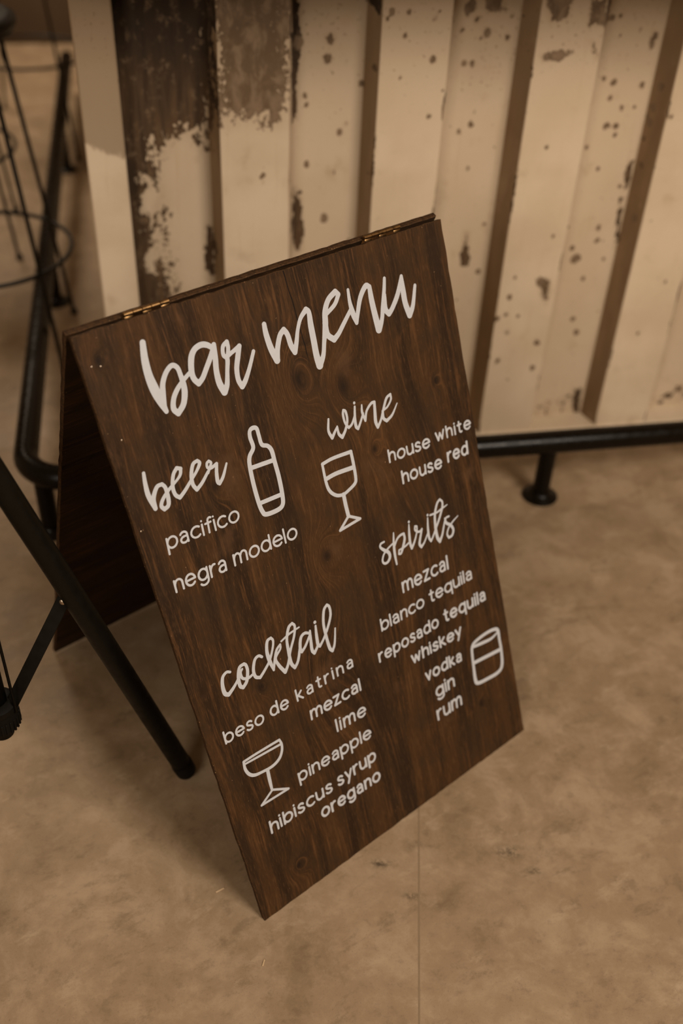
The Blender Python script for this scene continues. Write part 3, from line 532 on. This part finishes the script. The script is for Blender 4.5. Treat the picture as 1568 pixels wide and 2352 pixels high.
def arc(cx, cy, rx, ry, a0, a1, n=14): return [(cx + rx * math.cos(math.radians(a0 + (a1 - a0) * k / n)), cy + ry * math.sin(math.radians(a0 + (a1 - a0) * k / n))) for k in range(n + 1)]
AS = 1.36
arch = lambda x, w_: [(x, .5), (x + .04 * w_, .68)] + arc(x + w_ / 2 + .02, .64, w_ / 2 - .02, .36, 165, 0, 8) + [(x + w_, 0)]
G = {
 'a': (.66, [arc(.33, .68, .29, .32, 150, 0, 8) + [(.62, 0)], [(.62, .56), (.36, .57)] + arc(.33, .285, .29, .285, 90, 325, 10) + [(.62, .2)]]),
 'b': (.80, [[(0, AS), (0, 0)], arc(.40, .5, .40, .5, 180, 540, 20)]), 'c': (.72, [arc(.43, .5, .43, .5, 48, 312)]),
 'd': (.80, [[(.80, AS), (.80, 0)], arc(.40, .5, .40, .5, 0, 360, 20)]), 'e': (.82, [[(.02, .52), (.80, .52)] + arc(.42, .5, .41, .5, 3, 318, 18)]),
 'f': (.50, [arc(.40, 1.12, .18, .24, 50, 180, 6) + [(.22, 0)], [(0, .92), (.46, .92)]]),
 'g': (.80, [arc(.40, .52, .40, .48, 0, 360, 20), [(.80, 1.0), (.80, .0)] + arc(.42, -.08, .38, .36, 0, -150, 8)]),
 'h': (.66, [[(0, AS), (0, 0)], arch(0, .66)]), 'i': (.0, [[(0, 1), (0, 0)], [(0, 1.33), (0, 1.34)]]), 'k': (.60, [[(0, AS), (0, 0)], [(.54, .98), (.0, .42)], [(.16, .54), (.60, 0)]]),
 'l': (0, [[(0, AS), (0, 0)]]), 'm': (1.12, [[(0, 1), (0, 0)], arch(0, .56), arch(.56, .56)]), 'n': (.66, [[(0, 1), (0, 0)], arch(0, .66)]), 'o': (.84, [arc(.42, .5, .42, .5, 0, 360, 20)]),
 'p': (.80, [[(0, 1), (0, -.44)], arc(.40, .5, .40, .5, 180, 540, 20)]), 'q': (.80, [[(.80, 1), (.80, -.44)], arc(.40, .5, .40, .5, 0, 360, 20)]),
 'r': (.44, [[(0, 1), (0, 0)], [(0, .5), (.05, .72), (.17, .91), (.32, 1.0), (.44, .98)]]),
 's': (.58, [[(.54, .84), (.45, .95), (.29, 1.0), (.13, .95), (.05, .80), (.08, .65), (.22, .55), (.38, .48), (.53, .38), (.57, .22), (.48, .06), (.30, 0), (.12, .04), (.0, .17)]]),
 't': (.46, [[(.20, 1.32), (.20, .22), (.25, .06), (.37, 0), (.46, .03)], [(0, .96), (.44, .96)]]), 'u': (.68, [[(0, 1), (0, .38), (.05, .14), (.19, .01), (.36, 0), (.55, .1), (.66, .34)], [(.68, 1), (.68, 0)]]),
 'v': (.66, [[(0, 1), (.33, 0), (.66, 1)]]), 'w': (1.0, [[(0, 1), (.25, 0), (.50, .82), (.75, 0), (1.0, 1)]]), 'y': (.66, [[(0, 1), (.36, .08)], [(.66, 1), (.18, -.44)]]), 'z': (.60, [[(0, 1), (.58, 1), (.0, 0), (.62, 0)]])}
rng = random.Random(8)
for (text, x0, y0, x1, y1, xh, lw) in WORDS:
    xh = xh - .45 * lw; lw *= .9; x0 += lw / 2; x1 -= lw / 2; y0 += lw / 2; y1 += lw / 2      # centre-line sizes
    tot = x1 - x0; ink_w = sum(G[c][0] for c in text) * xh; n = len(text) - 1; s = 1.0
    mn = lw + 2.0; s = min(1.28, (tot - mn * n) / ink_w); gap = (tot - ink_w * s) / n
    x = x0; strokes = []
    for c in text:
        wd_, gl = G[c]; jy = rng.uniform(-.3, .3); sh = rng.uniform(.02, .08)
        for g_ in gl:
            strokes.append([(x + (a + sh * b) * xh * 1.0 * (s if a else 1), y0 + (y1 - y0) * (x - x0) / tot + jy + b * xh, lw * rng.uniform(.95, 1.05)) for a, b in g_])
        x += wd_ * s * xh + gap
    o = ink('menu_lettering', strokes, False); o['label'] = 'white lower-case word in plain lettering'

# ------------------------------------------------------------------ tripod stand at the left
Q = V((-.4842, .9561, 0)); st_ = empty('tripod_stand', Q); tag(st_, 'black tubular tripod stand cut off by the left edge, one leg reaching the board', 'stand')
off = Q; top = .985
m = MB(); m.tube([Q + V((0, 0, .235)), Q + V((0, 0, 1.9))], .0165, 24); m.build('pole', M_stand, st_, True, off)
F0 = V((-.2416, 1.0651, .0165)); D0 = V((-.258, -.116, .9591)).normalized(); LL = 1.0
m = MB(); zc = .280
m.lathe(Q + V((0, 0, zc - .026)), [(.012, 0), (.024, .0), (.028, .004), (.029, .022), (.027, .034), (.029, .038), (.029, .048), (.022, .052)], 36)
for k in range(28):   # knurled lower edge
    a = 2 * math.pi * k / 28; dd = V((math.cos(a), math.sin(a), 0)); m.box(Q + dd * .0285 + V((0, 0, zc - .012)), dd, V((-dd.y, dd.x, 0)), (0, 0, 1), .0016, .0014, .011, .0003)
lc = m.build('lower_collar', M_plastic, st_, False, off); autosmooth(lc)
m = MB(); m.lathe(Q + V((0, 0, .925)), [(.018, 0), (.034, 0), (.036, .004), (.036, .05), (.03, .056), (.018, .058)], 36); autosmooth(m.build('upper_collar', M_plastic, st_, False, off))
m = MB(); m.tube([Q + V((0.03, -.006, .29)), Q + V((.028, -.006, .93))], .0022, 10); m.build('pull_rod', M_stand, st_, True, off)
for a in (0, 2 * math.pi / 3, -2 * math.pi / 3):
    Rm = Matrix.Rotation(a, 4, 'Z')
    def X(p): return Q + Rm @ (V(p) - Q)
    m = MB(); m.tube([X(F0 + D0 * t) for t in (.02, .022, .965)], [.0156, .0164, .0164], 32); lg = m.build('leg', M_stand, st_, True, off); autosmooth(lg, 50)
    m = MB(); f0 = X(F0); dd = (X(F0 + D0) - f0).normalized(); m.lathe(f0 + dd * -.006, [(.011, 0), (.0150, .002), (.0172, .007), (.0178, .030), (.0172, .034)], 32, dd)
    autosmooth(m.build('foot_cap', M_plastic, lg, True, off), 50)
    P = X(F0 + D0 * .4574); side = dd.cross(V((0, 0, 1))).normalized()
    bolt = X(V((-.3795, 1.0140, .4565))); low = X(V((-.4690, .9590, .2820)))
    br = (bolt - P); m = MB(); m.box(P + br * .70, br, dd, br.cross(dd), br.length * .42, .009, .0045, .001); m.tube([P + br * .55, P + br * .75], .0105, 20)
    autosmooth(m.build('bracket', M_plastic, lg, False, off), 40)
    d_ = (low - bolt).normalized(); cam_side = V((.2, -.75, .6)); nn = (Rm @ cam_side); nn = (nn - d_ * nn.dot(d_)).normalized(); ww = d_.cross(nn)
    m = MB(); m.box((bolt + low) / 2 + nn * .004, d_, ww, nn, (low - bolt).length / 2 + .008, .0095, .0013, .0006)
    m.tube([bolt + nn * .002, bolt + nn * .0055], .0095, 24); m.tube([low - nn * .012, low + nn * .008], .0075, 18)
    bc = m.build('brace', M_stand, st_, False, off); autosmooth(bc, 40)
    m = MB(); m.lathe(bolt + nn * .0052, [(.0048, 0), (.0048, .001), (.0035, .0022), (.0001, .0026)], 20, nn); m.build('rivet', M_screw, bc, True, off)

# ------------------------------------------------------------------ wire bar stools
def stool(name, ctr, ang, label, zr=.30, R=.235, rf=.277, rtp=.165, H=.86):
    ctr = V((*ctr, 0)); s = empty(name, ctr); tag(s, label, 'stool', 'black wire bar stools')
    for k in range(4):
        d = V((math.cos(ang + k * math.pi / 2), math.sin(ang + k * math.pi / 2), 0))
        m = MB(); m.tube([d * rf + V((0, 0, .006)), d * rtp + V((0, 0, H - .03))], .0056, 12); lg = m.build('leg', M_stool, s, True)
        m = MB(); m.lathe(d * (rf + .001), [(.006, 0), (.0095, .002), (.0105, .008), (.009, .015), (.006, .018)], 16); m.build('foot_cap', M_stool, lg, True)
    m = MB(); m.ring((0, 0, zr), R, .0055, 72, 10); m.build('foot_ring', M_stool, s, True)
    m = MB(); m.ring((0, 0, H - .03), .168, .0065, 72, 10); m.build('seat_ring', M_stool, s, True)
    m = MB(); m.lathe((0, 0, H - .03), [(.06, -.002), (.150, -.004), (.176, .004), (.182, .014), (.178, .024), (.160, .030), (.05, .026), (.001, .024)], 56); m.build('seat', M_stool, s, True)
    return s
aB = math.atan2(2.675 - 2.445, -.813 + .97)
stool('bar_stool', (-.97, 2.445), aB, 'black wire bar stool nearest the menu board, beside the foot rail')
stool('bar_stool', (-1.315, 3.145), math.atan2(-.127, .241), 'black wire bar stool left of the foot rail, middle one of three')
stool('bar_stool', (-1.31, 4.18), math.atan2(-.78, .62), 'black wire bar stool farthest away, one leg inside the foot rail', zr=.315, R=.24, rf=.36, rtp=.165)

# ------------------------------------------------------------------ chips of wood on the floor
for i, (x, y, L, a, lab) in enumerate(((-.159, .857, .014, .6, 'pale wood splinter on the concrete left of the board corner'), (-.081, .745, .010, 1.4, 'pale wood splinter on the concrete below the board corner'))):
    m = MB(); m.box((0, 0, .0009), (math.cos(a), math.sin(a), 0), (-math.sin(a), math.cos(a), 0), (0, 0, 1), L / 2, .0011, .0008, .0003); o = m.build('wood_splinter', M_chip); o.location = (x, y, 0); tag(o, lab, 'splinter')
